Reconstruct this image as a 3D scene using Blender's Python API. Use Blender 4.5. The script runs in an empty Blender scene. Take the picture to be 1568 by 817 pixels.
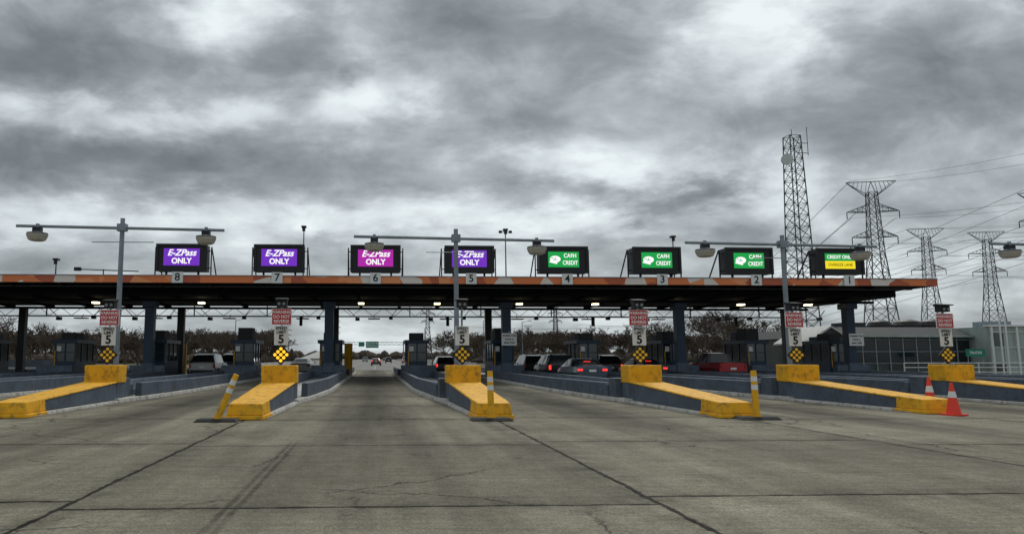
import bpy, math, random
from mathutils import Vector, Matrix
random.seed(7)
scene=bpy.context.scene
R=math.radians

# ---------------------------------------------------------------- materials
def new_mat(name,col,rough=.6,metal=0.0,var=.2,scale=2.5,dirt=0.0,bump=0.0,spec=.4,streak=False):
    m=bpy.data.materials.new(name); m.use_nodes=True
    nt=m.node_tree; N=nt.nodes; L=nt.links
    b=N['Principled BSDF']
    b.inputs['Roughness'].default_value=rough; b.inputs['Metallic'].default_value=metal
    b.inputs['Specular IOR Level'].default_value=spec
    tc=N.new('ShaderNodeTexCoord'); oi=N.new('ShaderNodeObjectInfo')
    ml=N.new('ShaderNodeMath'); ml.operation='MULTIPLY'; ml.inputs[1].default_value=57.0
    L.new(oi.outputs['Random'],ml.inputs[0])
    va=N.new('ShaderNodeVectorMath'); va.operation='ADD'
    L.new(tc.outputs['Object'],va.inputs[0]); L.new(ml.outputs[0],va.inputs[1])
    src=va.outputs[0]
    if streak:
        mp=N.new('ShaderNodeMapping'); mp.inputs['Scale'].default_value=(1,1,.25); L.new(src,mp.inputs[0]); src=mp.outputs[0]
    n=N.new('ShaderNodeTexNoise'); n.inputs['Scale'].default_value=scale; n.inputs['Detail'].default_value=5; n.inputs['Roughness'].default_value=.65
    L.new(src,n.inputs['Vector'])
    r=N.new('ShaderNodeMapRange'); r.inputs[1].default_value=.3; r.inputs[2].default_value=.7
    r.inputs[3].default_value=1-var; r.inputs[4].default_value=1+var
    L.new(n.outputs['Fac'],r.inputs[0])
    mx=N.new('ShaderNodeVectorMath'); mx.operation='SCALE'; mx.inputs[0].default_value=col[:3]
    L.new(r.outputs[0],mx.inputs['Scale'])
    out=mx.outputs[0]
    if dirt>0:
        n2=N.new('ShaderNodeTexNoise'); n2.inputs['Scale'].default_value=scale*2.7; n2.inputs['Detail'].default_value=7; n2.inputs['Roughness'].default_value=.7
        L.new(src,n2.inputs['Vector'])
        r2=N.new('ShaderNodeMapRange'); r2.inputs[1].default_value=.50; r2.inputs[2].default_value=.66; r2.inputs[3].default_value=0; r2.inputs[4].default_value=dirt
        L.new(n2.outputs['Fac'],r2.inputs[0])
        mm=N.new('ShaderNodeMix'); mm.data_type='RGBA'; L.new(r2.outputs[0],mm.inputs[0]); L.new(out,mm.inputs[6]); mm.inputs[7].default_value=(.06,.055,.045,1)
        out=mm.outputs[2]
    L.new(out,b.inputs['Base Color'])
    if bump>0:
        n3=N.new('ShaderNodeTexNoise'); n3.inputs['Scale'].default_value=18; n3.inputs['Detail'].default_value=4
        L.new(src,n3.inputs['Vector'])
        bp=N.new('ShaderNodeBump'); bp.inputs['Strength'].default_value=bump; bp.inputs['Distance'].default_value=.02
        L.new(n3.outputs['Fac'],bp.inputs['Height']); L.new(bp.outputs[0],b.inputs['Normal'])
    return m
def emis(name,col,st,base=(.02,.02,.02)):
    m=new_mat(name,base,.5)
    b=m.node_tree.nodes['Principled BSDF']
    b.inputs['Emission Color'].default_value=(*col,1); b.inputs['Emission Strength'].default_value=st
    return m

M={}
M['yellow']=new_mat('yellow_paint',(.86,.44,.018),.6,var=.14,scale=1.8,dirt=.55,bump=.3,spec=.25)
M['slate']=new_mat('slate_paint',(.085,.112,.150),.7,var=.28,scale=1.2,dirt=.6,bump=.3)
M['kerb']=new_mat('kerb_concrete',(.50,.49,.46),.85,var=.28,scale=2,dirt=.65,bump=.4)
M['navy']=new_mat('navy_steel',(.014,.036,.072),.45,var=.2,scale=1)
M['black']=new_mat('black_housing',(.012,.012,.014),.5,var=.2)
M['rubber']=new_mat('black_rubber',(.02,.02,.02),.8,var=.3,scale=6,bump=.4)
M['galv']=new_mat('galvanised_steel',(.24,.28,.32),.5,.4,var=.2,scale=3)
M['lattice']=new_mat('lattice_steel',(.085,.09,.10),.6,.2,var=.2)
M['white']=new_mat('white_sheet',(.74,.75,.74),.5,var=.07)
M['red']=new_mat('red_sheet',(.50,.02,.04),.5,var=.12)
M['ink']=new_mat('black_ink',(.012,.012,.012),.6)
M['whiteink']=new_mat('white_ink',(.85,.85,.85),.6,var=.03)
M['orange']=new_mat('cone_orange',(.85,.06,.03),.55,var=.1)
M['glass']=new_mat('dark_glass',(.010,.014,.016),.12,var=.2,spec=.45)
M['boothglass']=new_mat('booth_glass',(.02,.038,.038),.12,var=.3,spec=.8)
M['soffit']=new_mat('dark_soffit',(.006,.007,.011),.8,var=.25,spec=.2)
M['lampglass']=new_mat('lamp_refractor',(.42,.42,.38),.3,var=.15,scale=8)
M['bark']=new_mat('bare_bark',(.085,.064,.048),.9,var=.25)
M['greensign']=new_mat('green_sign',(.01,.20,.12),.5)
M['concrete_l']=new_mat('pale_concrete',(.38,.38,.36),.85,var=.2,scale=.3,dirt=.2)
M['ltpanel']=new_mat('pale_green_panel',(.36,.43,.40),.5,var=.25,scale=.6,dirt=.3,streak=True)
M['palemetal']=new_mat('pale_metal_trim',(.55,.58,.57),.5,var=.15)
M['dkpanel']=new_mat('dark_green_panel',(.05,.066,.06),.5,var=.35,scale=.5,dirt=.3,streak=True)
M['roofdk']=new_mat('dark_roofing',(.03,.035,.04),.7)
M['amber_lit']=emis('amber_lit_reflector',(1,.48,.02),1.5,(.5,.3,.02))
M['amber']=new_mat('amber_reflector',(.95,.58,.03),.35,var=.1)
M['brake']=emis('brake_light_lit',(1,.04,.03),1.4,(.4,.01,.01))
M['tail']=new_mat('tail_light_unlit',(.30,.01,.012),.3)
M['head']=emis('headlight_lit',(.8,.9,1),2.5,(.6,.6,.6))
M['warm']=emis('soffit_lamp_lit',(1,.85,.45),5,(.6,.6,.5))
M['purple']=emis('display_purple',(.16,.022,.52),.95)
M['magenta']=emis('display_magenta',(.45,.012,.40),.9)
M['green']=emis('display_green',(.003,.36,.06),.95)
M['dyellow']=emis('display_yellow',(.95,.75,.01),.95)
M['dwhite']=emis('display_white',(1,1,1),1.0)

# ---------------------------------------------------------------- mesh builder
class MB:
    def __init__(s): s.v=[];s.f=[];s.mi=[];s.mats=[]
    def mid(s,m):
        m=M[m] if isinstance(m,str) else m
        if m not in s.mats: s.mats.append(m)
        return s.mats.index(m)
    def face(s,pts,m):
        n=len(s.v); s.v+= [tuple(p) for p in pts]; s.f.append(tuple(range(n,n+len(pts)))); s.mi.append(s.mid(m))
    def hexa(s,p,m,top=None):
        n=len(s.v); s.v+=[tuple(q) for q in p]; k=s.mid(m); kt=s.mid(top) if top else k
        for i,f in enumerate([(0,3,2,1),(4,5,6,7),(0,1,5,4),(1,2,6,5),(2,3,7,6),(3,0,4,7)]):
            s.f.append(tuple(n+a for a in f)); s.mi.append(kt if i==1 else k)
    def box(s,x0,x1,y0,y1,z0,z1,m,top=None):
        s.hexa([(x0,y0,z0),(x1,y0,z0),(x1,y1,z0),(x0,y1,z0),(x0,y0,z1),(x1,y0,z1),(x1,y1,z1),(x0,y1,z1)],m,top)
    def tube(s,p,q,r0,r1,m,n=8,caps=True):
        p=Vector(p);q=Vector(q); d=(q-p)
        if d.length<1e-6: return
        d.normalize(); a=Vector((0,0,1)) if abs(d.z)<.9 else Vector((1,0,0))
        u=d.cross(a).normalized(); w=d.cross(u)
        b=len(s.v); k=s.mid(m)
        for c,r in((p,r0),(q,r1)):
            for i in range(n):
                t=2*math.pi*(i+.5)/n; s.v.append(tuple(c+u*(r*math.cos(t))+w*(r*math.sin(t))))
        for i in range(n):
            j=(i+1)%n; s.f.append((b+i,b+j,b+n+j,b+n+i)); s.mi.append(k)
        if caps:
            s.f.append(tuple(b+i for i in range(n-1,-1,-1))); s.mi.append(k)
            s.f.append(tuple(b+n+i for i in range(n))); s.mi.append(k)
    def beam(s,p,q,r,m): s.tube(p,q,r,r,m,4,False)
    def lathe(s,c,prof,m,n=16,axis='z'):
        for (r0,z0),(r1,z1) in zip(prof[:-1],prof[1:]):
            s.tube((c[0],c[1],c[2]+z0),(c[0],c[1],c[2]+z1+1e-5),r0,r1,m,n,False)
        s.tube((c[0],c[1],c[2]+prof[0][1]-.001),(c[0],c[1],c[2]+prof[0][1]),prof[0][0],prof[0][0],m,n,True)
        s.tube((c[0],c[1],c[2]+prof[-1][1]),(c[0],c[1],c[2]+prof[-1][1]+.001),prof[-1][0],prof[-1][0],m,n,True)
    def obj(s,name,loc=(0,0,0),parent=None,bevel=0,smooth=False,rot=None):
        me=bpy.data.meshes.new(name+'_mesh'); me.from_pydata(s.v,[],s.f)
        for m in s.mats: me.materials.append(m)
        me.polygons.foreach_set('material_index',s.mi); me.update()
        if smooth: me.polygons.foreach_set('use_smooth',[True]*len(me.polygons))
        return link(name,me,loc,parent,bevel,rot)
def link(name,me,loc=(0,0,0),parent=None,bevel=0,rot=None):
    o=bpy.data.objects.new(name,me); scene.collection.objects.link(o); o.location=loc
    if rot: o.rotation_euler=rot
    if parent: o.parent=parent
    if bevel:
        b=o.modifiers.new('bevel','BEVEL'); b.width=bevel; b.segments=2; b.limit_method='ANGLE'
    return o
def empty(name,loc=(0,0,0)):
    o=bpy.data.objects.new(name,None); scene.collection.objects.link(o); o.location=loc; return o
def text(s,size,loc,mat,parent,bold=.0,shear=0,xs=1,name='lettering',rot=(R(90),0,0)):
    c=bpy.data.curves.new(name,'FONT'); c.body=s; c.size=size; c.align_x='CENTER'; c.align_y='CENTER'
    c.offset=bold; c.shear=shear; c.extrude=.004; c.materials.append(M[mat]); c.space_line=.85
    o=bpy.data.objects.new(name,c); scene.collection.objects.link(o); o.location=loc; o.rotation_euler=rot; o.scale=(xs,1,1); o.parent=parent
    return o

# ---------------------------------------------------------------- camera (driver's eye height)
cam=bpy.data.cameras.new('camera'); co=bpy.data.objects.new('camera',cam); scene.collection.objects.link(co)
cam.sensor_width=36; cam.lens=25.95; cam.shift_x=.1014; cam.clip_end=6000; cam.clip_start=.05
co.location=(0,0,1.5); co.rotation_euler=(R(90+7.0),0,R(-2.55)); scene.camera=co

# ---------------------------------------------------------------- world
w=bpy.data.worlds.new('World'); scene.world=w; w.use_nodes=True
try:
    w.cycles.sampling_method='MANUAL'; w.cycles.sample_map_resolution=256
except Exception: pass
nt=w.node_tree; N=nt.nodes; L=nt.links; N.clear()
def math_(op,a,b=None,c=None,clamp=False):
    n=N.new('ShaderNodeMath'); n.operation=op; n.use_clamp=clamp
    for i,x in enumerate((a,b,c)):
        if x is None: continue
        if isinstance(x,(int,float)): n.inputs[i].default_value=x
        else: L.new(x,n.inputs[i])
    return n.outputs[0]
def comb(a,b,c=0.0):
    n=N.new('ShaderNodeCombineXYZ')
    for i,x in enumerate((a,b,c)):
        if isinstance(x,(int,float)): n.inputs[i].default_value=x
        else: L.new(x,n.inputs[i])
    return n.outputs[0]
tc=N.new('ShaderNodeTexCoord'); sp=N.new('ShaderNodeSeparateXYZ'); L.new(tc.outputs['Generated'],sp.inputs[0])
X,Y,Z=sp.outputs
ya=math_('MAXIMUM',math_('ABSOLUTE',Y),.05)
u=math_('DIVIDE',X,ya); v=math_('DIVIDE',Z,ya)
zz=math_('ADD',math_('MAXIMUM',Z,0.0),.20)
qx=math_('DIVIDE',X,zz); qy=math_('DIVIDE',Y,zz)
Q=comb(qx,qy,0.0)
def noise(vec,scale,detail,rough,dist=0.0):
    n=N.new('ShaderNodeTexNoise'); n.inputs['Scale'].default_value=scale; n.inputs['Detail'].default_value=detail
    n.inputs['Roughness'].default_value=rough; n.inputs['Distortion'].default_value=dist; L.new(vec,n.inputs['Vector']); return n
n1=noise(Q,1.25,7,.55,.2); n2=noise(comb(u,math_('MULTIPLY',v,1.7),0.0),7.0,7,.58,.35)
nw=noise(Q,2.6,5,.62,0)
sub=N.new('ShaderNodeVectorMath'); sub.operation='SUBTRACT'; L.new(nw.outputs['Color'],sub.inputs[0]); sub.inputs[1].default_value=(.5,.5,.5)
scl=N.new('ShaderNodeVectorMath'); scl.operation='MULTIPLY'; L.new(sub.outputs[0],scl.inputs[0]); scl.inputs[1].default_value=(.30,.14,0)
P=N.new('ShaderNodeVectorMath'); P.operation='ADD'; L.new(comb(u,v,0.0),P.inputs[0]); L.new(scl.outputs[0],P.inputs[1])
blobs=[(-.44,.43,.19,.075,.40),(-.19,.49,.08,.06,-.50),(-.12,.39,.06,.035,.25),(-.40,.335,.22,.024,-.32),
(-.30,.268,.28,.035,.32),(-.015,.36,.06,.045,-.30),(.22,.45,.19,.06,.32),(.54,.48,.05,.06,-.34),(.45,.40,.08,.03,-.22),
(.80,.42,.2,.09,.30),(.17,.33,.12,.025,.22),(.28,.262,.14,.022,-.28),(.56,.26,.10,.04,-.26),(.46,.245,.035,.018,.42),
(.33,.222,.09,.016,.28),(.12,.19,.4,.02,-.28),(-.42,.17,.14,.03,-.18),(.85,.24,.15,.05,.10)]
tot=None
for (a,b,su,sv,wt) in blobs:
    s1=N.new('ShaderNodeVectorMath'); s1.operation='SUBTRACT'; L.new(P.outputs[0],s1.inputs[0]); s1.inputs[1].default_value=(a,b,0)
    s2=N.new('ShaderNodeVectorMath'); s2.operation='MULTIPLY'; L.new(s1.outputs[0],s2.inputs[0]); s2.inputs[1].default_value=(1/su,1/sv,0)
    s3=N.new('ShaderNodeVectorMath'); s3.operation='DOT_PRODUCT'; L.new(s2.outputs[0],s3.inputs[0]); L.new(s2.outputs[0],s3.inputs[1])
    e=math_('EXPONENT',math_('MULTIPLY',s3.outputs['Value'],-.6))
    e=math_('MULTIPLY',e,wt)
    tot=e if tot is None else math_('ADD',tot,e)
d=math_('MULTIPLY_ADD',math_('SUBTRACT',n1.outputs['Fac'],.5),1.25,.40)
d=math_('MULTIPLY_ADD',math_('SUBTRACT',n2.outputs['Fac'],.5),.75,d)
d=math_('ADD',d,tot,None,True)
cr=N.new('ShaderNodeValToRGB'); L.new(d,cr.inputs[0])
el=cr.color_ramp.elements
el[0].position=0.04; el[0].color=(.86,.93,.95,1)
el[1].position=1; el[1].color=(.130,.148,.160,1)
for p,c in((.22,(.66,.72,.745)),(.40,(.435,.478,.50)),(.58,(.285,.316,.335)),(.78,(.185,.207,.222))):
    e=el.new(p); e.color=(*c,1)
bgc=N.new('ShaderNodeBackground'); L.new(cr.outputs[0],bgc.inputs[0]); bgc.inputs[1].default_value=1.0
sky=N.new('ShaderNodeTexSky'); sky.sky_type='NISHITA'; sky.sun_disc=False; sky.sun_elevation=R(48); sky.sun_rotation=R(20)
bgs=N.new('ShaderNodeBackground'); L.new(sky.outputs[0],bgs.inputs[0]); bgs.inputs[1].default_value=.08
ms=N.new('ShaderNodeMixShader'); ms.inputs[0].default_value=.95
L.new(bgs.outputs[0],ms.inputs[1]); L.new(bgc.outputs[0],ms.inputs[2])
wo=N.new('ShaderNodeOutputWorld'); L.new(ms.outputs[0],wo.inputs[0])
sl=bpy.data.lights.new('sun','SUN'); sl.energy=1.5; sl.angle=R(18); sl.color=(1,.96,.88)
so=bpy.data.objects.new('sun',sl); scene.collection.objects.link(so)
az=R(20); e_=R(48)
dirn=Vector((math.sin(az)*math.cos(e_),math.cos(az)*math.cos(e_),math.sin(e_)))
so.rotation_euler=dirn.to_track_quat('Z','Y').to_euler()

# ---------------------------------------------------------------- ground
def ground_grass():
    m=bpy.data.materials.new('dead_grass'); m.use_nodes=True; nt=m.node_tree
    N=nt.nodes;L=nt.links;b=N['Principled BSDF']; b.inputs['Roughness'].default_value=.95
    t=N.new('ShaderNodeTexCoord'); n=N.new('ShaderNodeTexNoise'); n.inputs['Scale'].default_value=.08; n.inputs['Detail'].default_value=10
    L.new(t.outputs['Object'],n.inputs[0]); r=N.new('ShaderNodeValToRGB'); L.new(n.outputs['Fac'],r.inputs[0])
    r.color_ramp.elements[0].position=.35; r.color_ramp.elements[0].color=(.05,.055,.025,1)
    r.color_ramp.elements[1].position=.65; r.color_ramp.elements[1].color=(.12,.10,.06,1)
    L.new(r.outputs[0],b.inputs['Base Color']); return m
g=MB(); g.face([(-3000,-500,0),(3000,-500,0),(3000,4500,0),(-3000,4500,0)],ground_grass()); g.obj('ground')

def plaza_mat():
    m=bpy.data.materials.new('plaza_concrete'); m.use_nodes=True; nt=m.node_tree
    N=nt.nodes;L=nt.links;b=N['Principled BSDF']
    def mt(op,a,b_=None,c=None,clamp=False):
        n=N.new('ShaderNodeMath'); n.operation=op; n.use_clamp=clamp
        for i,x in enumerate((a,b_,c)):
            if x is None: continue
            if isinstance(x,(int,float)): n.inputs[i].default_value=x
            else: L.new(x,n.inputs[i])
        return n.outputs[0]
    t=N.new('ShaderNodeTexCoord'); s=N.new('ShaderNodeSeparateXYZ'); L.new(t.outputs['Object'],s.inputs[0])
    def ns(sc,de=6,ro=.6,vec=None):
        n=N.new('ShaderNodeTexNoise'); n.inputs['Scale'].default_value=sc; n.inputs['Detail'].default_value=de; n.inputs['Roughness'].default_value=ro
        L.new(vec or t.outputs['Object'],n.inputs[0]); return n.outputs['Fac']
    def mr(x,a,b_,c,d_):
        n=N.new('ShaderNodeMapRange'); L.new(x,n.inputs[0])
        for i,q in enumerate((a,b_,c,d_)): n.inputs[i+1].default_value=q
        return n.outputs[0]
    wob=mt('MULTIPLY',mt('SUBTRACT',ns(1.3,8,.7),.5),.14)
    wx=mt('ADD',s.outputs[0],wob); wy=mt('ADD',s.outputs[1],wob)
    fx=mt('DIVIDE',mt('ADD',wx,3.15),6.1); ix=mt('FLOOR',fx); frx=mt('SUBTRACT',fx,ix)
    dx=mt('MULTIPLY',mt('MINIMUM',frx,mt('SUBTRACT',1.0,frx)),6.1)
    wn=N.new('ShaderNodeTexWhiteNoise'); wn.noise_dimensions='1D'; L.new(ix,wn.inputs['W'])
    off=mt('MULTIPLY',mt('SUBTRACT',wn.outputs['Value'],.5),1.0)
    fy=mt('DIVIDE',mt('ADD',mt('ADD',wy,off),-2.5),5.3); iy=mt('FLOOR',fy); fry=mt('SUBTRACT',fy,iy)
    dy=mt('MULTIPLY',mt('MINIMUM',fry,mt('SUBTRACT',1.0,fry)),5.3)
    # joints vary in width: chipped arrises
    chip=mr(ns(4.5,5,.7),.40,.68,.0,.035)
    dj=mt('SUBTRACT',mt('MINIMUM',dx,dy),chip)
    joint=mr(dj,.008,.030,1,0)
    halo=mt('MULTIPLY',mr(dj,.0,.55,1,0),mr(ns(1.8,6,.7),.38,.62,0,1))
    cb=N.new('ShaderNodeCombineXYZ'); L.new(ix,cb.inputs[0]); L.new(iy,cb.inputs[1])
    wn2=N.new('ShaderNodeTexWhiteNoise'); wn2.noise_dimensions='2D'; L.new(cb.outputs[0],wn2.inputs['Vector'])
    tone=mr(wn2.outputs['Value'],0,1,.84,1.14)
    big=mr(ns(.30,6,.65),.3,.7,.66,1.28)
    mpn=N.new('ShaderNodeMapping'); mpn.inputs['Scale'].default_value=(1.8,.10,1); L.new(t.outputs['Object'],mpn.inputs[0])
    stre=mr(ns(1.0,6,.6,mpn.outputs[0]),.3,.7,.74,1.20)
    mp2=N.new('ShaderNodeMapping'); mp2.inputs['Scale'].default_value=(.25,3.2,1); L.new(t.outputs['Object'],mp2.inputs[0])
    broom=mr(ns(2.2,7,.75,mp2.outputs[0]),.32,.68,.80,1.18)
    fine=mr(ns(9,7,.85),.30,.70,.66,1.36)
    g1=ns(38,4,.85)
    grit=mr(g1,.34,.66,.58,1.50)
    # exposed aggregate on the nearest slabs: pale stones
    near=mr(s.outputs[1],7.6,8.1,1,0)
    agg=mt('MULTIPLY',mr(ns(30,4,.9),.52,.66,0,.55),near)
    lc=mt('ABSOLUTE',mt('SUBTRACT',frx,.5))
    oil=mt('MULTIPLY',mr(lc,.03,.22,1,0),mr(s.outputs[1],9,20,.08,.62))
    tr=mt('ABSOLUTE',mt('SUBTRACT',lc,.15)); trk=mt('MULTIPLY',mr(tr,.0,.08,1,0),mr(ns(.6,4),.35,.65,.0,.34))
    sk=mt('ABSOLUTE',mt('SUBTRACT',mt('ABSOLUTE',mt('ADD',mt('ADD',s.outputs[0],mt('MULTIPLY',wob,.5)),1.43)),.055))
    skm=mt('MULTIPLY',mt('MULTIPLY',mr(sk,.015,.05,1,0),mr(ns(5,5,.7),.35,.6,.35,1)),mt('MULTIPLY',mr(s.outputs[1],6.2,7.5,.3,1),mr(s.outputs[1],12.3,14,.62,0)))
    vo=N.new('ShaderNodeTexVoronoi'); vo.feature='DISTANCE_TO_EDGE'; vo.inputs['Scale'].default_value=.33
    wv=N.new('ShaderNodeVectorMath'); wv.operation='ADD'
    nn=N.new('ShaderNodeTexNoise'); nn.inputs['Scale'].default_value=1.1; nn.inputs['Detail'].default_value=9; nn.inputs['Roughness'].default_value=.65; L.new(t.outputs['Object'],nn.inputs[0])
    L.new(t.outputs['Object'],wv.inputs[0]); L.new(nn.outputs['Color'],wv.inputs[1]); L.new(wv.outputs[0],vo.inputs['Vector'])
    crk=mt('MULTIPLY',mr(vo.outputs['Distance'],.002,.010,1,0),mr(ns(.17,2),.48,.53,0,.75))
    # oil drips
    vd=N.new('ShaderNodeTexVoronoi'); vd.inputs['Scale'].default_value=1.3; L.new(wv.outputs[0],vd.inputs['Vector'])
    drip=mt('MULTIPLY',mr(vd.outputs['Distance'],.05,.13,.5,0),mr(ns(.5,3),.5,.6,0,1))
    f=mt('MULTIPLY',tone,big)
    for q in(stre,broom,fine,grit): f=mt('MULTIPLY',f,q)
    f=mt('ADD',f,agg)
    for x,k in((joint,.90),(halo,.42),(oil,1),(trk,1),(skm,1),(crk,1),(drip,1)):
        f=mt('MULTIPLY',f,mt('SUBTRACT',1.0,mt('MULTIPLY',x,k)))
    vm=N.new('ShaderNodeVectorMath'); vm.operation='SCALE'; vm.inputs[0].default_value=(.205,.190,.143); L.new(f,vm.inputs['Scale'])
    L.new(vm.outputs[0],b.inputs['Base Color'])
    L.new(mr(ns(2,6),.3,.7,.65,.95),b.inputs['Roughness'])
    b.inputs['Specular IOR Level'].default_value=.12
    bp=N.new('ShaderNodeBump'); bp.inputs['Strength'].default_value=.6; bp.inputs['Distance'].default_value=.012
    L.new(mt('SUBTRACT',g1,mt('MULTIPLY',joint,1.5)),bp.inputs['Height']); L.new(bp.outputs[0],b.inputs['Normal'])
    return m
pm=plaza_mat()
g=MB(); g.face([(-70,-30,.004),(80,-30,.004),(80,92,.004),(-70,92,.004)],pm); g.obj('concrete_plaza')
M['road']=new_mat('highway_surface',(.20,.195,.18),.85,var=.2,scale=.3,dirt=.3)
g=MB(); g.face([(-16,92,.005),(18,92,.005),(12,300,.005),(-12,300,.005)],'road')
g.face([(-12,300,.005),(12,300,.005),(20,1400,.005),(-20,1400,.005)],'road')
for x in(-8,-4,0,4,8):
    for k in range(20):
        y=100+k*14; g.face([(x-.08,y,.010),(x+.08,y,.010),(x+.08,y+4,.010),(x-.08,y+4,.010)],'white')
g.obj('highway_road')
g=MB()
for sx in(-14.5,13):
    g.hexa([(sx-.3,95,0),(sx+.3,95,0),(sx+.3,420,0),(sx-.3,420,0),(sx-.1,95,.85),(sx+.1,95,.85),(sx+.1,420,.85),(sx-.1,420,.85)],'concrete_l')
g.obj('concrete_barrier')
g=MB()
for i in range(8):
    y0=300+i*40;y1=y0+40; z0=.3+i*.75; z1=z0+.75
    g.hexa([(-30-i*2,y0,z0-.6),(-20-i*2,y0,z0-.6),(-22-i*2,y1,z1-.6),(-32-i*2,y1,z1-.6),(-30-i*2,y0,z0+1),(-20-i*2,y0,z0+1),(-22-i*2,y1,z1+1),(-32-i*2,y1,z1+1)],'concrete_l')
    g.box(-27-i*2,-25-i*2,y0+15,y0+18,0,z0-.6,'concrete_l')
g.obj('distant_overpass')

# ---------------------------------------------------------------- toll islands
IX=[-27.45,-21.35,-15.25,-9.15,-3.15,2.95,9.05,15.15,21.25,27.35,33.45]
DY={-9.15:.8,15.15:1.1,21.25:1.6,27.35:1.6,33.45:1.6}
def toll_island(x):
    b=MB(); q=DY.get(x,0)
    prof=[(18.5+q,.48),(19.0+q,.53),(20.4+q,.57),(24.4+q,.70),(28+q,1.05),(33,1.32),(74,1.32),(74.5,1.0)]
    for i,((y0,h0),(y1,h1)) in enumerate(zip(prof[:-1],prof[1:])):
        za=.10 if i<3 else .15
        b.hexa([(-h0,y0,0),(h0,y0,0),(h1,y1,0),(-h1,y1,0),(-h0+.03,y0,za),(h0-.03,y0,za),(h1-.03,y1,za),(-h1+.03,y1,za)],'kerb')
    b.hexa([(-.48,18.3+q,.006),(.48,18.3+q,.006),(.54,19.4+q,.006),(-.54,19.4+q,.006),(-.47,18.32+q,.11),(.47,18.32+q,.11),(.535,19.4+q,.11),(-.535,19.4+q,.11)],'yellow')
    b.hexa([(-.44,18.35+q,.112),(.44,18.35+q,.112),(.48,19.4+q,.112),(-.48,19.4+q,.112),(-.40,18.42+q,.39),(.40,18.42+q,.39),(.45,19.4+q,.44),(-.45,19.4+q,.44)],'yellow')
    b.hexa([(-.43,19.4+q,.102),(.43,19.4+q,.102),(.54,24.6+q,.102),(-.54,24.6+q,.102),(-.42,19.4+q,.38),(.42,19.4+q,.38),(.52,24.6+q,.66),(-.52,24.6+q,.66)],'slate')
    b.hexa([(-.445,19.4+q,.382),(.445,19.4+q,.382),(.55,24.6+q,.662),(-.55,24.6+q,.662),(-.435,19.4+q,.435),(.435,19.4+q,.435),(.535,24.6+q,.715),(-.535,24.6+q,.715)],'yellow')
    b.box(-.54,.54,24.6+q,25.4+q,.152,.66,'slate')
    b.box(-.565,.565,24.59+q,25.42+q,.662,1.25,'yellow')
    b.box(-.75,.45,25.46+q,26.2+q,.152,.80,'slate'); b.box(-.8,.4,26.21+q,26.7+q,.152,.58,'slate'); b.box(-.85,.35,26.71+q,27.2+q,.152,.38,'slate')
    wl=[(26.4+q,.80),(28+q,.92),(33,1.18),(50.5,1.18)]
    for (y0,h0),(y1,h1) in zip(wl[:-1],wl[1:]):
        for sg in(-1,1):
            xs=sorted((sg*h0,sg*(h0-.24))); ys=sorted((sg*h1,sg*(h1-.24))); zt=.62
            b.hexa([(xs[0],y0,.152),(xs[1],y0,.152),(ys[1],y1,.152),(ys[0],y1,.152),(xs[0]+.02,y0,zt),(xs[1]-.02,y0,zt),(ys[1]-.02,y1,zt),(ys[0]+.02,y1,zt)],'slate')
    for sg in(-1,1):
        xs=sorted((sg*1.18,sg*.94)); b.box(xs[0],xs[1],57.5,72,.152,.62,'slate')
    b.box(-1.18,1.18,50.6,51.2,.152,1.0,'slate')
    return b.obj('toll_island',(x,0,0),bevel=.025)
for x in IX: toll_island(x)

# ---------------------------------------------------------------- island warning signs
def island_sign(x,red=True,lit=False,y=25.05):
    b=MB()
    b.tube((0,.06,1.25),(0,.06,3.25),.035,.035,'galv',8)
    b.box(-.10,.10,-.05,.17,1.25,1.28,'galv')
    b.box(-.235,.235,-.012,.012,1.92,2.56,'white')
    if red:
        b.box(-.33,.33,-.014,.014,2.60,3.14,'whiteink'); b.box(-.315,.315,-.017,-.014,2.615,3.125,'red')
    c=1.60;h=.345
    b.hexa([(0,-.02,c-h),(h,-.02,c),(0,-.02,c+h),(-h,-.02,c),(0,.02,c-h),(h,.02,c),(0,.02,c+h),(-h,.02,c)],'black')
    for i in(-1,0,1):
        for j in(-1,0,1):
            px=(i-j)*.098; pz=c+(i+j)*.098
            b.tube((px,-.022,pz),(px,-.045,pz),.055,.05,'amber_lit' if lit else 'amber',12)
    b.box(-.17,.17,-.10,.22,3.20,3.42,'black')
    b.hexa([(-.2,-.26,3.425),(.2,-.26,3.425),(.2,.25,3.425),(-.2,.25,3.425),(-.2,-.26,3.46),(.2,-.26,3.46),(.2,.25,3.52),(-.2,.25,3.52)],'black')
    b.tube((-.08,-.11,3.3),(-.08,-.14,3.3),.05,.05,'galv',10); b.tube((.08,-.11,3.3),(.08,-.14,3.3),.05,.05,'galv',10)
    o=b.obj('lane_warning_sign',(x,y,0))
    if red:
        for k,s in enumerate(('WARNING!','DO NOT','REVERSE')):
            text(s,.15,(0,-.022,3.02-.155*k),'whiteink',o,.003,0,.92)
    text('SPEED',.14,(0,-.02,2.48),'ink',o,.003); text('LIMIT',.14,(0,-.02,2.35),'ink',o,.003)
    text('5',.40,(0,-.02,2.11),'ink',o,.012)
    return o
island_sign(-9.15,y=25.9); island_sign(-3.15,lit=True); island_sign(2.95,red=False); island_sign(9.05); island_sign(15.2,y=26.2); island_sign(21.25,y=26.7)

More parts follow.
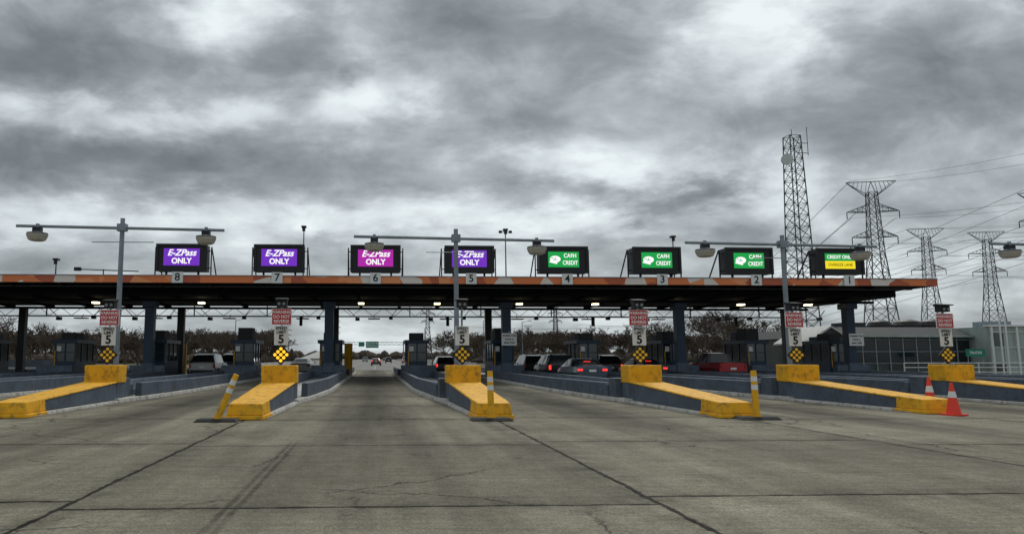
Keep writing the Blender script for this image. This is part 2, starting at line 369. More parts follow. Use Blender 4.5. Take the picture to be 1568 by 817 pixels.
# ---------------------------------------------------------------- mast lights
def mast(x,y=26.75,zt=5.9):
    b=MB()
    b.tube((0,0,.152),(0,0,zt+.35),.10,.08,'galv',12)
    b.box(-.18,.18,-.18,.18,.152,.19,'galv')
    b.tube((-3.75,0,zt+.05),(3.65,0,zt-.06),.055,.055,'galv',8)
    b.box(-.16,.16,-.13,.13,zt-.12,zt+.14,'galv')
    b.tube((-1.1,0.1,zt-.5),(1.1,.1,zt-.5),.015,.015,'galv',6)
    for sx in(-3.0,3.0):
        z=zt-.04*(1 if sx>0 else -1)
        b.box(sx-.14,sx+.14,-.12,.12,z-.20,z-.05,'black')
        b.box(sx-.05,sx+.05,-.05,.05,z-.05,z+.09,'galv')
        b.lathe((sx,0,z-.29),[(.33,0),(.36,.04),(.13,.09)],'galv',18)
        b.lathe((sx,0,z-.53),[(.22,0),(.29,.03),(.35,.16),(.37,.235)],'lampglass',18)
    return b.obj('street_lamp',(x,y,0))
mast(-9.15,26.75,6.15); mast(2.95,26.75,5.85); mast(15.4,27.0,5.75); mast(27.1,26.75,5.75)

# ---------------------------------------------------------------- delineators and cones
def delineator(x,y,lean=0.0,rz=0):
    b=MB()
    b.hexa([(-.5,-.28,.01),(.5,-.28,.01),(.5,.28,.01),(-.5,.28,.01),(-.43,-.2,.07),(.43,-.2,.07),(.43,.2,.07),(-.43,.2,.07)],'rubber')
    def P(t): return (math.sin(lean)*t,0,.06+math.cos(lean)*t)
    segs=[(0,.1,.11,.09,'yellow'),(.1,.66,.082,.075,'yellow'),(.66,.78,.077,.076,'white'),(.78,.86,.074,.073,'yellow'),(.86,.98,.074,.073,'white'),(.98,1.12,.072,.066,'yellow')]
    for a,c,r0,r1,m in segs: b.tube(P(a),P(c),r0,r1,m,14)
    return b.obj('traffic_delineator_post',(x,y,0.004),rot=(0,0,rz))
delineator(-3.72,17.95,R(22)); delineator(2.80,17.95,R(-1)); delineator(9.35,18.0,R(-1)); delineator(-9.70,18.2)
def cone(x,y,h=.85):
    b=MB(); b.box(-.22,.22,-.22,.22,.006,.05,'orange')
    b.lathe((0,0,.05),[(.175,0),(.13,h*.3),(.03,h)],'orange',18)
    b.tube((0,0,.05+h*.52),(0,0,.05+h*.72),.102,.072,'white',18)
    return b.obj('traffic_cone',(x,y,0))
cone(16.0,20.9,.9); cone(15.15,19.0,.8)

# ---------------------------------------------------------------- canopy
def fascia_mat():
    m=bpy.data.materials.new('painted_fascia'); m.use_nodes=True;nt=m.node_tree;N=nt.nodes;L=nt.links;b=N['Principled BSDF']
    t=N.new('ShaderNodeTexCoord'); v=N.new('ShaderNodeTexVoronoi'); v.inputs['Scale'].default_value=1.1
    mp=N.new('ShaderNodeMapping'); mp.inputs['Rotation'].default_value=(0,.6,0); L.new(t.outputs['Object'],mp.inputs[0]); L.new(mp.outputs[0],v.inputs['Vector'])
    r=N.new('ShaderNodeValToRGB'); r.color_ramp.interpolation='CONSTANT'; L.new(v.outputs['Color'],r.inputs[0])
    e=r.color_ramp.elements; e[0].color=(.72,.20,.06,1); e[1].position=.50; e[1].color=(.45,.10,.04,1)
    a=e.new(.62); a.color=(.75,.68,.62,1); a=e.new(.78); a.color=(.80,.30,.12,1)
    L.new(r.outputs[0],b.inputs['Base Color']); b.inputs['Roughness'].default_value=.5; return m
can=empty('toll_plaza_canopy')
x0,x1=-48,36.3
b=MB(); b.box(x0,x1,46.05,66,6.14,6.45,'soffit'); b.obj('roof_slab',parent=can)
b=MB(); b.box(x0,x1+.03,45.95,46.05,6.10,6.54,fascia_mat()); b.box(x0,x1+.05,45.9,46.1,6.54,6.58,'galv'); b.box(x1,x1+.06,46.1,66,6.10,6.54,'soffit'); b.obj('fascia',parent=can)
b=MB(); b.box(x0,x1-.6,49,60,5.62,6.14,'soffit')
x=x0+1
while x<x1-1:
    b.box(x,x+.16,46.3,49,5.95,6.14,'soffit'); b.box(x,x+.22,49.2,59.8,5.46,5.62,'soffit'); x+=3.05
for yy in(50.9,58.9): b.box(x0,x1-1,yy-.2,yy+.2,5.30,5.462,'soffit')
b.tube((x0,46.9,5.95),(x1-1,46.9,5.95),.04,.04,'lattice',6)
b.obj('soffit_beams',parent=can)
b=MB()
for x in(-27.45,-15.25,-3.15,9.05,21.25,33.45):
    b.box(x-.30,x+.30,50.6,51.2,1.0,5.32,'navy'); b.box(x-.42,x+.42,50.4,51.4,4.9,5.30,'navy'); b.box(x-.4,x+.4,50.5,51.3,.5,1.15,'slate')
    b.box(x-.26,x+.26,58.7,59.2,.15,5.32,'black')
b.obj('columns',parent=can,bevel=.02)
b=MB()
for x in(-19.5,-12.2,-1.0,4.4,10.3,15.8,21.7,26.5,31.5):
    b.box(x-.22,x+.22,52.2,52.6,5.36,5.46,'black'); b.box(x-.2,x+.2,52.16,52.6,5.26,5.36,'warm')
b.obj('soffit_lamps',parent=can)

b=MB(); zt,zb_=5.72,5.0
for z in(zt,zb_):
    for yy in(63,64): b.beam((-47,yy,z),(36,yy,z),.045,'galv')
x=-47
while x<35:
    b.beam((x,63,zb_),(x+.9,63,zt),.025,'galv'); b.beam((x+.9,63,zt),(x+1.8,63,zb_),.025,'galv'); x+=1.8
for i,x in enumerate(IX):
    b.beam((x,63,5),(x,63,6.2),.06,'black')
    lx=x+3.05
    b.box(lx-.5,lx+.5,62.2,62.9,4.72,4.80,'black'); b.beam((lx,62.6,4.8),(lx,63,5.1),.03,'black')
    b.beam((lx-2.2,61.5,5.5),(lx-1.4,61.5,4.75),.035,'black'); b.box(lx-1.55,lx-1.2,61.3,61.7,4.55,4.8,'black')
    b.beam((lx+1.9,61.5,5.5),(lx+1.4,61.5,4.85),.035,'black'); b.box(lx+1.25,lx+1.55,61.3,61.7,4.65,4.9,'black')
    if i%2: b.box(lx-.12,lx+.12,61,61.2,4.1,4.9,'black')
b.obj('toll_antenna_gantry')

lanes={8:-12.2,7:-6.1,6:0,5:6.0,4:12.1,3:18.2,2:24.3,1:30.4}
def esign(n,x):
    b=MB(); W,H=1.55,.83
    b.box(-W,W,-.25,.65,-H,H,'black')
    b.box(-W-.05,W+.05,-.32,-.25,H-.10,H+.05,'black'); b.box(-W-.05,W+.05,-.32,-.25,-H-.05,-H+.10,'black')
    b.box(-W-.05,-W+.10,-.32,-.25,-H+.10,H-.10,'black'); b.box(W-.10,W+.05,-.32,-.25,-H+.10,H-.10,'black')
    for sx in(-1.75,1.75):
        b.beam((sx,.2,-1.15),(sx,.2,.7),.05,'black'); b.beam((sx,.25,.75),(sx,2.0,-1.15),.05,'lattice'); b.beam((sx,.2,-1.12),(sx,2.0,-1.12),.05,'lattice')
        b.beam((sx,.2,.5),(sx*.85,.2,.5),.04,'black'); b.beam((sx,.2,-.6),(sx*.85,.2,-.6),.04,'black')
    for sx in(-1,1): b.box(sx-.06,sx+.06,0,.12,-1.2,-.83,'black')
    b.beam((-1.75,.2,-1.1),(1.75,.2,-1.1),.05,'black')
    if n>=5:
        w_=1.12; b.box(-w_,w_,-.27,-.25,-.5,.58,'magenta' if n==6 else 'purple')
    elif n>1:
        b.box(-1.0,1.0,-.27,-.25,-.48,.52,'green')
    else:
        b.box(-1.0,1.0,-.27,-.25,.03,.52,'green'); b.box(-1.0,1.0,-.27,-.25,-.48,.028,'dyellow')
    if 1<n<5:
        k=[(-.55+.35*math.cos(t),-.285,.04+.22*math.sin(t)) for t in [2*math.pi*i/20 for i in range(20)]]
        b.face(k,'dwhite')
        b.box(-.70,-.42,-.295,-.288,-.02,.02,'green'); b.box(-.58,-.53,-.295,-.288,.03,.14,'green'); b.box(-.85,-.66,-.295,-.288,.08,.12,'green')
        b.hexa([(-.95,-.29,-.16),(-.45,-.29,-.28),(-.40,-.29,-.20),(-.9,-.29,-.08),(-.95,-.28,-.16),(-.45,-.28,-.28),(-.40,-.28,-.20),(-.9,-.28,-.08)],'dwhite')
    o=b.obj('electronic_lane_sign',(x,46.9,7.75))
    if n>=5:
        text('E-ZPass',.56,(0,-.285,.30),'dwhite',o,.012,.32,1.0); text('ONLY',.48,(0,-.285,-.22),'dwhite',o,.016,0,.95)
    elif n>1:
        text('CA$H',.37,(.42,-.285,.26),'dwhite',o,.006,0,.85); text('CREDIT',.37,(.42,-.285,-.2),'dwhite',o,.006,0,.78)
    else:
        text('CREDIT ONLY',.32,(0,-.285,.28),'dwhite',o,.004,0,.86); text('OVERSIZE LANE',.27,(0,-.285,-.23),'ink',o,.001,0,.86)
    b=MB(); b.box(-.34,.34,-.03,.03,-.34,.34,'white')
    p=b.obj('lane_number_plate',(x,45.85,6.42)); text(str(n),.66,(0,-.036,0),'ink',p,.010)
for n,x in lanes.items(): esign(n,x)

def cammast(x,y,h,double=False):
    b=MB(); b.tube((0,0,6.45),(0,0,h),.05,.035,'lattice',8)
    b.box(-.16,.16,-.2,.2,h,h+.12,'black'); b.tube((0,-.1,h-.25),(0,-.1,h-.02),.11,.11,'black',10)
    if double: b.beam((-.35,0,h-.1),(.35,0,h-.1),.03,'black'); b.box(-.45,-.25,-.1,.1,h-.16,h+.0,'black'); b.box(.25,.45,-.1,.1,h-.16,h+.0,'black')
    b.obj('security_camera_pole',(x,y,0))
cammast(-4.9,50,10.3); cammast(8.95,50,10.2,True); cammast(20.7,50,9.8); cammast(-20.5,48,7.7)
b=MB(); b.tube((0,0,0),(0,0,.5),.04,.04,'lattice',6); b.tube((-1.6,0,.5),(2.2,0,.38),.035,.035,'lattice',6); b.box(-1.8,-1.4,-.1,.1,.4,.62,'black'); b.obj('camera_boom',(-17.2,47.2,6.55))

# ---------------------------------------------------------------- booths
def booth(x,y=52.2,l=3.4,hh=3.25):
    b=MB(); W=.72
    b.box(-W,W,0,l,.152,1.25,'navy')
    b.box(-W+.05,W-.05,.05,l-.05,1.25,2.5,'boothglass')
    for sx in(-W,W-.08):
        for yy in(0,l*.33,l*.66,l-.08): b.box(sx,sx+.08,yy,yy+.08,1.25,2.5,'navy')
    b.box(-.04,.04,-.004,.05,1.25,2.5,'navy')
    b.box(-W-.002,W+.002,-.006,.04,1.85,1.90,'navy')
    b.box(-.55,-.25,-.012,-.002,1.95,2.3,'white')
    b.box(-W-.14,W+.14,-.18,l+.15,2.5,2.74,'navy')
    b.box(-.5,.5,.5,1.7,2.742,hh,'roofdk'); b.box(-.42,.42,2.0,2.9,2.742,hh-.2,'slate')
    b.box(-.45,.45,.47,.5,2.82,hh-.08,'black')
    b.tube((-.62,-.12,.8),(-.62,-.12,2.0),.03,.03,'yellow',6)
    return b.obj('toll_booth',(x,y,0),bevel=.012)
for x in IX: booth(x,hh=random.choice([3.25,3.4,3.6]))
def pier(x,y,h=2.6):
    b=MB(); b.box(-.32,.32,-.2,.2,.152,h,'yellow'); b.box(-.34,.34,-.22,.22,h,h+.05,'black'); b.obj('yellow_height_guard',(x,y,0),bevel=.02)
for x in(-15.6,-2.35,15.8,21.8): pier(x+.2,60.2)

def infosign(x,y,z):
    b=MB(); b.box(-.52,.52,-.02,.02,-.42,.42,'white'); b.beam((0,.03,-.5),(0,.03,.6),.03,'galv'); o=b.obj('lane_information_sign',(x,y,z))
    for k,s in enumerate(('THANK YOU','HAVE A','SAFE TRIP')): text(s,.17,(0,-.028,.24-.24*k),'ink',o,.003)
infosign(9.15,50.3,2.75); infosign(33.55,50.3,2.75)

# ---------------------------------------------------------------- vehicles
PA={}
def paint(n,c):
    if n not in PA:
        PA[n]=new_mat('car_paint_'+n,c,.28,.2,var=.06,spec=.6)
        PA[n].node_tree.nodes['Principled BSDF'].inputs['Coat Weight'].default_value=.4
    return PA[n]
ST={
'sedan':[(0,.38,.86,.90,.80,.68,''),(.10,.30,.98,1.04,.88,.76,''),(.70,.26,1.0,1.09,.91,.76,'G'),(1.40,.26,.99,1.40,.92,.60,'C'),(1.9,.26,.98,1.45,.92,.61,'P'),(1.98,.26,.98,1.455,.92,.61,'C'),(2.95,.26,.96,1.43,.92,.60,'G'),(3.75,.26,.95,1.0,.91,.74,''),(4.5,.28,.80,.86,.88,.70,''),(4.8,.36,.62,.68,.78,.6,'')],
'suv':[(0,.42,.92,1.0,.84,.74,''),(.07,.34,1.06,1.12,.92,.80,'G'),(.42,.30,1.08,1.62,.94,.68,'C'),(.9,.30,1.08,1.69,.95,.69,'P'),(1.0,.30,1.08,1.70,.95,.69,'C'),(1.9,.30,1.06,1.71,.95,.70,'P'),(1.98,.30,1.06,1.71,.95,.70,'C'),(2.9,.30,1.05,1.66,.95,.68,'G'),(3.6,.30,1.05,1.12,.94,.78,''),(4.45,.34,.95,1.0,.90,.74,''),(4.7,.42,.70,.76,.8,.66,'')],
'pickup':[(0,.50,1.08,1.12,.93,.88,''),(.06,.45,1.12,1.15,.96,.90,''),(1.9,.42,1.12,1.15,.96,.90,'G'),(2.05,.42,1.12,1.78,.96,.72,'C'),(2.9,.42,1.1,1.84,.96,.74,'P'),(3.0,.42,1.1,1.84,.96,.74,'C'),(3.6,.42,1.1,1.78,.96,.72,'G'),(4.3,.42,1.12,1.2,.96,.80,''),(5.3,.46,1.05,1.1,.93,.78,''),(5.6,.5,.8,.86,.85,.7,'')]}
def vehicle(kind,x,y,pn,pc,name='car',brake=False,lights=False,sc=1,rev=False):
    p=paint(pn,pc); b=MB(); st=ST[kind]
    rings=[]
    for (yy,zb,ze,zt,w_,wt,f) in st:
        h=[(w_*.84,zb),(w_*.98,zb+.14),(w_,zb+(ze-zb)*.55),(w_*.955,ze),(wt,zt-.03),(wt*.72,zt+.015)]
        rings.append([(a,yy,z) for a,z in h]+[(-a,yy,z) for a,z in reversed(h)])
    n=12; base=len(b.v)
    for r in rings: b.v+=r
    for i in range(len(st)-1):
        f=st[i][6]
        for k in range(n):
            j=(k+1)%n
            g_=(f=='C' and k in(3,7)) or (f=='G' and k in(3,4,5,6,7))
            b.f.append((base+i*n+k,base+i*n+j,base+(i+1)*n+j,base+(i+1)*n+k)); b.mi.append(b.mid('glass' if g_ else ('black' if k==11 else p)))
    b.f.append(tuple(base+k for k in range(n))); b.mi.append(b.mid(p))
    b.f.append(tuple(base+(len(st)-1)*n+k for k in range(n-1,-1,-1))); b.mi.append(b.mid(p))
    Lg=st[-1][0]; W=.92; zt=st[1][2]; wr=.33 if kind=='sedan' else .37
    if kind=='pickup': wr=.40
    for yy in(.95,Lg-.9):
        for sg in(-1,1):
            b.tube((sg*(W-.22),yy,wr),(sg*(W+.035),yy,wr),wr,wr,'rubber',18); b.tube((sg*(W+.035),yy,wr),(sg*(W+.045),yy,wr),wr*.6,wr*.55,'galv',12)
    tm='brake' if brake else 'tail'
    for sg in(-1,1):
        xs=sorted((sg*.56,sg*.84))
        if kind=='sedan': b.box(xs[0],xs[1],-.03,.2,zt-.22,zt-.10,tm)
        else:
            xs=sorted((sg*.74,sg*.88)); b.box(xs[0],xs[1],-.03,.15,zt-.33,zt-.04,tm)
        hx=sorted((sg*.5,sg*.8)); b.box(hx[0],hx[1],Lg-.28,Lg-.02,.62,.76,'head' if lights else 'white')
        b.box(min(sg*.95,sg*1.06),max(sg*.95,sg*1.06),Lg*.64,Lg*.64+.12,1.02,1.15,p)
    b.box(-.78,.78,-.09,.06,.42,.60,'black' if kind!='sedan' else p)
    b.box(-.6,.6,-.02,.1,.30,.40,'black')
    b.box(-.20,.20,-.045,.02,.70,.84,'white')
    if brake: b.box(-.2,.2,st[3][0]-.35,st[3][0]-.30,st[3][3]-.13,st[3][3]-.10,'brake')
    if kind=='pickup': b.box(-.78,.78,.12,1.85,1.0,1.158,'black')
    if kind=='suv':
        for sg in(-1,1): b.beam((sg*.6,.8,1.75),(sg*.6,2.8,1.75),.025,'galv')
    o=b.obj(name,(x,y,.006),bevel=.02); o.scale=(sc,sc,sc)
    if rev: o.rotation_euler=(0,0,math.pi)
    return o
K=(.012,.012,.014)
vehicle('suv',11.9,54.5,'black',K,'suv',False)
vehicle('suv',12.1,47.6,'black',K,'suv',True)
vehicle('sedan',12.2,41.3,'bluegrey',(.05,.075,.11),'sedan',True)
vehicle('sedan',17.9,62,'navy',(.02,.03,.05),'sedan',False)
vehicle('suv',17.5,54.5,'maroonblack',(.03,.012,.014),'suv',True)
vehicle('sedan',18.1,47.5,'charcoal',(.03,.03,.034),'sedan',True)
vehicle('pickup',23.8,48.5,'red',(.36,.012,.02),'pickup_truck',False)
vehicle('suv',6.2,65,'black',K,'suv',True,sc=.95)
vehicle('sedan',-6.3,63,'silver',(.35,.36,.37),'sedan',False)
vehicle('suv',-12.4,54,'silver',(.30,.31,.32),'minivan',False,sc=1.04)
vehicle('suv',-12.3,64,'blue',(.03,.06,.14),'suv',False,sc=1.08)
vehicle('sedan',.2,140,'charcoal',(.03,.03,.034),'sedan',True)
vehicle('suv',3.9,215,'black',K,'suv',False)
vehicle('suv',8.3,200,'silver',(.35,.36,.37),'suv',True)
vehicle('sedan',4.4,330,'navy',(.02,.03,.05),'sedan',False)
vehicle('suv',-3.5,260,'silver',(.35,.36,.37),'suv',False)

# ---------------------------------------------------------------- towers
def lattice_section(b,z0,z1,w0,w1,m,r,panels):
    for i in range(panels):
        a=z0+(z1-z0)*i/panels; c=z0+(z1-z0)*(i+1)/panels
        ha=(w0+(w1-w0)*i/panels)/2; hc=(w0+(w1-w0)*(i+1)/panels)/2
        cs=[(-1,-1),(1,-1),(1,1),(-1,1)]
        for k in range(4):
            s,t=cs[k]; s2,t2=cs[(k+1)%4]
            b.beam((s*ha,t*ha,a),(s*hc,t*hc,c),r,m)
            b.beam((s*ha,t*ha,a),(s2*hc,t2*hc,c),r*.55,m); b.beam((s2*ha,t2*ha,a),(s*hc,t*hc,c),r*.55,m)
            b.beam((s*hc,t*hc,c),(s2*hc,t2*hc,c),r*.55,m)
b=MB(); lattice_section(b,0,36,3.5,1.75,'lattice',.09,20)
b.beam((0,0,36),(0,0,37.2),.05,'lattice'); b.beam((2.6,0,33),(2.6,0,37.6),.05,'lattice'); b.beam((.8,0,33.4),(2.7,0,33.4),.06,'lattice'); b.beam((.8,0,35),(2.7,0,35),.06,'lattice')
b.tube((-1.6,-.6,32.0),(-1.7,-1.1,32.0),.80,.90,'palemetal',18); b.box(-1.6,-.8,-.6,0,31.8,32.2,'lattice')
b.obj('radio_tower',(65.3,110,0),rot=(0,0,R(4)))
def pylon(x,y,h=46,rot=0,r=.16,panels=9):
    b=MB(); m='lattice'; bw=7.4*h/46; k=h/46
    lattice_section(b,0,27*k,bw,3.0*k,m,r,panels-3)
    lattice_section(b,27*k,43*k,3.0*k,2.0*k,m,r*.8,6)
    def arm(z,l,hh):
        for sg in(-1,1):
            for t in(-.9,.9):
                b.beam((sg*1.1*k,t*k,z),(sg*l*k,0,z+.1),r*.7,m); b.beam((sg*1.1*k,t*k,z+hh*k),(sg*l*k,0,z+.1),r*.7,m)
            for q in range(4):
                xa=(1.1+(l-1.1)*q/4)*k; xb=(1.1+(l-1.1)*(q+1)/4)*k; hz=hh*k*(1-(q+1)/4)
                b.beam((sg*xa,0,z),(sg*xb,0,z+hz+.1),r*.45,m); b.beam((sg*xb,0,z),(sg*xb,0,z+hz+.1),r*.45,m)
            b.beam((sg*l*k,0,z),(sg*l*k,0,z-1.7*k),r*.8,m)
    arm(38*k,6.0,1.9); arm(31.5*k,5.2,1.9)
    for sg in(-1,1):
        for t in(-.8,.8):
            b.beam((sg*.9*k,t*k,42*k),(sg*5.6*k,0,45.6*k),r*.7,m)
        b.beam((0,0,45.8*k),(sg*5.8*k,0,45.8*k),r*.8,m)
        for q in range(1,6):
            b.beam((sg*q*.95*k,0,45.8*k),(sg*(q*.95+.5)*k,0,(42+3.6*q/5.5)*k),r*.4,m)
        b.beam((sg*.9*k,0,43*k),(0,0,45.8*k),r*.6,m)
    b.obj('transmission_tower',(x,y,0),rot=(0,0,rot))
TW=[(132.5,188,48.5,-.25),(201,258,48.5,-.3),(231,266,49,-.3),(188,196,48,-.35),(345,1000,46,0),(150,610,46,0),(44,620,46,0),(212,1020,46,0),(-48,900,46,0),(-118,1000,46,0)]
for i,(x,y,h,rt) in enumerate(TW): pylon(x,y,h,rot=rt,r=.16 if i<4 else .3)
def wire(b,p,q,sag,r=.03,n=14):
    p=Vector(p);q=Vector(q); pr=p
    for i in range(1,n+1):
        t=i/n; c=p.lerp(q,t); c.z-=4*sag*t*(1-t); b.tube(pr,c,r,r,'lattice',3,False); pr=c
b=MB()
arms=[(-5.8,48.3),(5.8,48.3),(-6,38.4),(6,38.4),(-5.2,31.5),(5.2,31.5)]
def wires(a,c,sag,r):
    for ax,z in arms: wire(b,(a[0]+ax,a[1],z),(c[0]+ax,c[1],z),sag,r)
wires((132.5,188),(345,1000),30,.07); wires((132.5,188),(150,20),7,.032)
wires((188,196),(212,1020),30,.07); wires((188,196),(190,20),7,.032)
wires((201,258),(150,610),10,.06); wires((201,258),(270,60),8,.04)
wires((231,266),(300,70),8,.04); wires((231,266),(44,620),12,.06)
b.obj('power_lines')

# ---------------------------------------------------------------- green highway sign gantry
b=MB()
for x in(-12,9): b.tube((x,0,0),(x,0,6.4),.2,.16,'galv',8)
for z in(5.6,6.4): b.beam((-12,0,z),(9,0,z),.09,'galv')
for i in range(14): b.beam((-12+i*1.5,0,5.6),(-11.25+i*1.5,0,6.4),.05,'galv'); b.beam((-11.25+i*1.5,0,6.4),(-10.5+i*1.5,0,5.6),.05,'galv')
b.box(-2.9,1.1,-.3,-.2,4.6,6.6,'greensign'); b.box(-5.2,-3.4,-.3,-.2,5,6.4,'greensign')
o=b.obj('highway_sign_gantry',(0,235,0)); text('SOUTH 95\nDowntown',.8,(-.9,-.33,5.6),'whiteink',o,.01)

# ---------------------------------------------------------------- service building on the right
bd=empty('service_building',(0,0,0))
b=MB(); b.box(40.3,51.5,62,80,0,3.35,'dkpanel'); b.obj('main_hall',parent=bd)
b=MB()
b.hexa([(40.0,61.6,3.35),(51.5,61.6,3.35),(51.5,80,3.35),(40.0,80,3.35),(41.0,64,4.2),(51.5,64,4.2),(51.5,78,4.2),(41.0,78,4.2)],'roofdk')
b.box(40.0,51.5,61.5,61.6,3.25,3.42,'ltpanel')
b.obj('hall_roof',parent=bd)
b=MB()
for i in range(9):
    xx=40.7+i*1.2
    b.box(xx,xx+1.0,61.93,62.0,1.1,1.95,'glass'); b.box(xx,xx+1.0,61.93,62.0,2.1,2.95,'glass')
    b.box(xx+1.04,xx+1.14,61.90,62.0,.2,3.3,'galv')
for z in(1.0,2.0,3.02): b.box(40.4,51.4,61.88,61.925,z,z+.06,'galv')
b.obj('windows',parent=bd)
b=MB()
b.box(36.6,40.2,61,66,0,2.7,'dkpanel')
b.face([(36.4,60.95,2.7),(40.4,60.95,2.7),(38.4,60.95,4.0)],'dkpanel')
b.hexa([(36.2,60.7,2.62),(38.4,60.7,4.05),(38.4,66,4.05),(36.2,66,2.62),(36.2,60.7,2.75),(38.4,60.7,4.2),(38.4,66,4.2),(36.2,66,2.75)],'palemetal')
b.hexa([(38.4,60.7,4.05),(40.6,60.7,2.62),(40.6,66,2.62),(38.4,66,4.05),(38.4,60.7,4.2),(40.6,60.7,2.75),(40.6,66,2.75),(38.4,66,4.2)],'palemetal')
b.box(37.9,38.8,60.94,61.0,0,2.1,'glass'); b.box(37.8,37.9,60.92,61.0,0,2.2,'white'); b.box(38.8,38.9,60.92,61.0,0,2.2,'white'); b.box(37.9,38.8,60.92,61.0,2.1,2.2,'white')
b.box(36.9,37.5,60.95,61.0,1.0,2.0,'glass'); b.box(39.2,39.9,60.95,61.0,1.0,2.0,'glass')
b.obj('gabled_porch',parent=bd)
b=MB(); b.box(51.52,78,60,80,0,4.1,'ltpanel')
for i in range(12):
    xx=51.6+i*2.2; b.box(xx,xx+.16,59.86,60,0,4.08,'white')
    for zz_ in(.3,1.15,2.45):
        if (i*3+int(zz_*2))%4==0: b.box(xx+.22,xx+1.1,59.97,60.0,zz_,zz_+(.65 if zz_<1 else 1.1),'boothglass')
    b.box(xx+1.12,xx+1.18,59.93,60,0,4.0,'palemetal')
for z in(1.0,2.3,3.6): b.box(51.5,78,59.92,59.995,z,z+.08,'palemetal')
b.box(51.4,78,59.8,60.4,4.1,4.24,'white')
b.obj('panelled_wing',parent=bd)
b=MB()
for (x,y,r) in((47,67,1.1),(49.3,66.5,1.3),(51.2,66,1.2)):
    b.lathe((x,y,4.1),[(r,0),(r,.35),(r*.8,.7),(r*.3,.9)],'black',16)
b.box(43,45,66,68,4.15,4.7,'roofdk'); b.box(56,58,65,67,4.1,4.8,'galv')
b.obj('rooftop_ventilators',parent=bd)
b=MB()
for x in(51.9,52.4): b.tube((x,59.3,0),(x,59.3,5.0),.07,.07,'white',8)
b.obj('vent_pipes',parent=bd)
b=MB()
for i in range(14): b.tube((41+i*2,56,0),(41+i*2,56,1.1),.035,.035,'white',8)
for z in(.4,.75,1.1): b.tube((41,56,z),(67,56,z),.03,.03,'white',8)
b.obj('pipe_railing')
b=MB(); b.box(-.8,.8,-.03,.03,1.0,1.6,'greensign'); b.tube((-.6,.05,-.6),(-.6,.05,1.5),.04,.04,'galv',6); b.tube((.6,.05,-.6),(.6,.05,1.5),.04,.04,'galv',6)
o=b.obj('green_direction_sign',(48.5,58,.6)); text('TRUCKS',.28,(0,-.04,1.3),'whiteink',o,.005)
b=MB(); b.box(-60,-30,74,74.6,0,1.3,'slate'); b.box(-60,-31,73.5,74,0,.6,'kerb'); b.obj('boundary_wall')

# ---------------------------------------------------------------- bare trees
def tree_mesh(seed,H,levels=5,mr=.030):
    rnd=random.Random(seed); b=MB()
    def grow(p,d,l,r,lv):
        segs=2 if lv<3 else 1; q=p; rr=r
        for s in range(segs):
            d=(d+Vector((rnd.uniform(-1,1),rnd.uniform(-1,1),rnd.uniform(-.3,.6)))*.13).normalized()
            e=q+d*(l/segs); r2=rr*.78
            b.tube(q,e,rr,r2,'bark',5 if lv<2 else 3,False); q=e; rr=r2
            if s==0 and segs==2 and lv>0 and rnd.random()<.95: kid(q,d,l,rr,lv)
        if lv<levels:
            for i in range(rnd.choice([2,3,3]) if lv else 5): kid(q,d,l,rr,lv)
    def kid(q,d,l,rr,lv):
        a=Vector((rnd.uniform(-1,1),rnd.uniform(-1,1),rnd.uniform(-.15,.5))).normalized()
        nd=(d*.95+a*(.85 if lv<3 else 1.1)).normalized()
        grow(q,nd,l*rnd.uniform(.60,.84),max(rr*.62,mr),lv+1)
    grow(Vector((0,0,0)),Vector((0,0,1)),H*.26,H*.022,0)
    me=bpy.data.meshes.new('bare_tree_mesh'); me.from_pydata(b.v,[],b.f)
    for m in b.mats: me.materials.append(m)
    return me
TM=[tree_mesh(s,9,5) for s in range(5)]
TF=[tree_mesh(s+20,9,5,.045) for s in range(4)]
rnd=random.Random(3)
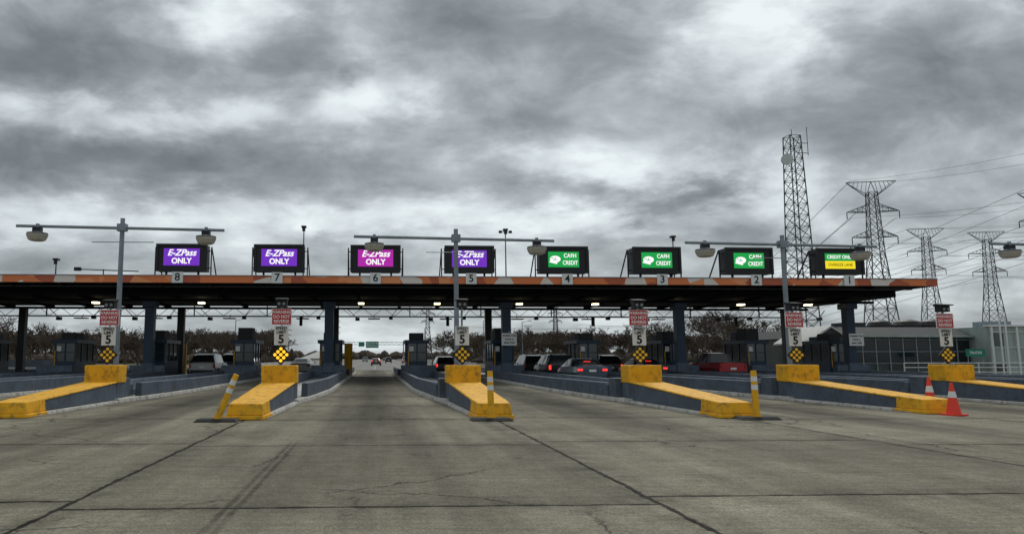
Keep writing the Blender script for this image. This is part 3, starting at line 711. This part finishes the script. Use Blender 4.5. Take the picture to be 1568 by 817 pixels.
def bt(x,y,h):
    o=link('bare_tree',TM[rnd.randrange(5)],(x,y,0),rot=(0,0,rnd.uniform(0,6))); s=h/9; o.scale=(s*1.05,s*1.05,s)
for (x,y,h) in [(-33,105,7.5),(-37,112,8),(-27,118,8.5),(-24,124,8),(-48,110,9),(-60,120,10),(-43,125,9),(-20,128,7.5),(10,130,7),(13,135,8),(16,128,7.5),(21,140,8),(28,130,8),(36,120,9),(45,118,10),(50,112,11),(55,115,12),(59,122,11),(63,130,10),(68,125,11),(40,135,9),(76,130,10),(52,105,9),(-54,105,8.5)]:
    bt(x,y,h)
tl=empty('distant_treeline')
for row,(y0,hh) in enumerate(((175,8.5),(220,10.5),(285,13))):
    x=-170-row*40
    while x<330:
        if not(-22-row*4<x<20+row*4):
            o=link('tree',TF[rnd.randrange(4)],(x,y0+rnd.uniform(-18,18),0),tl,rot=(0,0,rnd.uniform(0,6)))
            s=hh*rnd.uniform(.7,1.25)/9; o.scale=(s*1.3,s*1.3,s)
        x+=rnd.uniform(1.6,3.8)
M['scrub']=new_mat('scrub',(.065,.050,.037),.95,var=.5,scale=.6)
b=MB()
for yb,hm,(xa,xb) in((330,6,(-330,-35)),(330,6,(38,480)),(205,2.8,(-200,-28)),(205,2.8,(28,330)),(700,9,(-700,900))):
    x=xa
    while x<xb:
        ww=rnd.uniform(.8,2.2)*(1 if yb<600 else 3); h=hm*rnd.uniform(.45,1.0); yy=yb+rnd.uniform(-8,8)
        b.lathe((x,yy,0),[(ww*1.1,0),(ww*1.2,h*.45),(ww*.7,h*.8),(ww*.1,h)],'scrub',6); x+=ww*.6
b.obj('scrub_vegetation')

for (x,y,h) in((-28,150,9),(-20,160,9),(25,170,10),(33,165,9.5),(62,150,10),(16,240,11)):
    b=MB(); b.tube((0,0,0),(0,0,h),.13,.08,'galv',6); b.tube((0,0,h-.1),(1.6,0,h+.25),.05,.05,'galv',6); b.box(1.4,2.1,-.15,.15,h+.18,h+.34,'galv'); b.obj('distant_street_lamp',(x,y,0))

scene.view_settings.view_transform='Standard'; scene.view_settings.look='None'; scene.view_settings.exposure=0
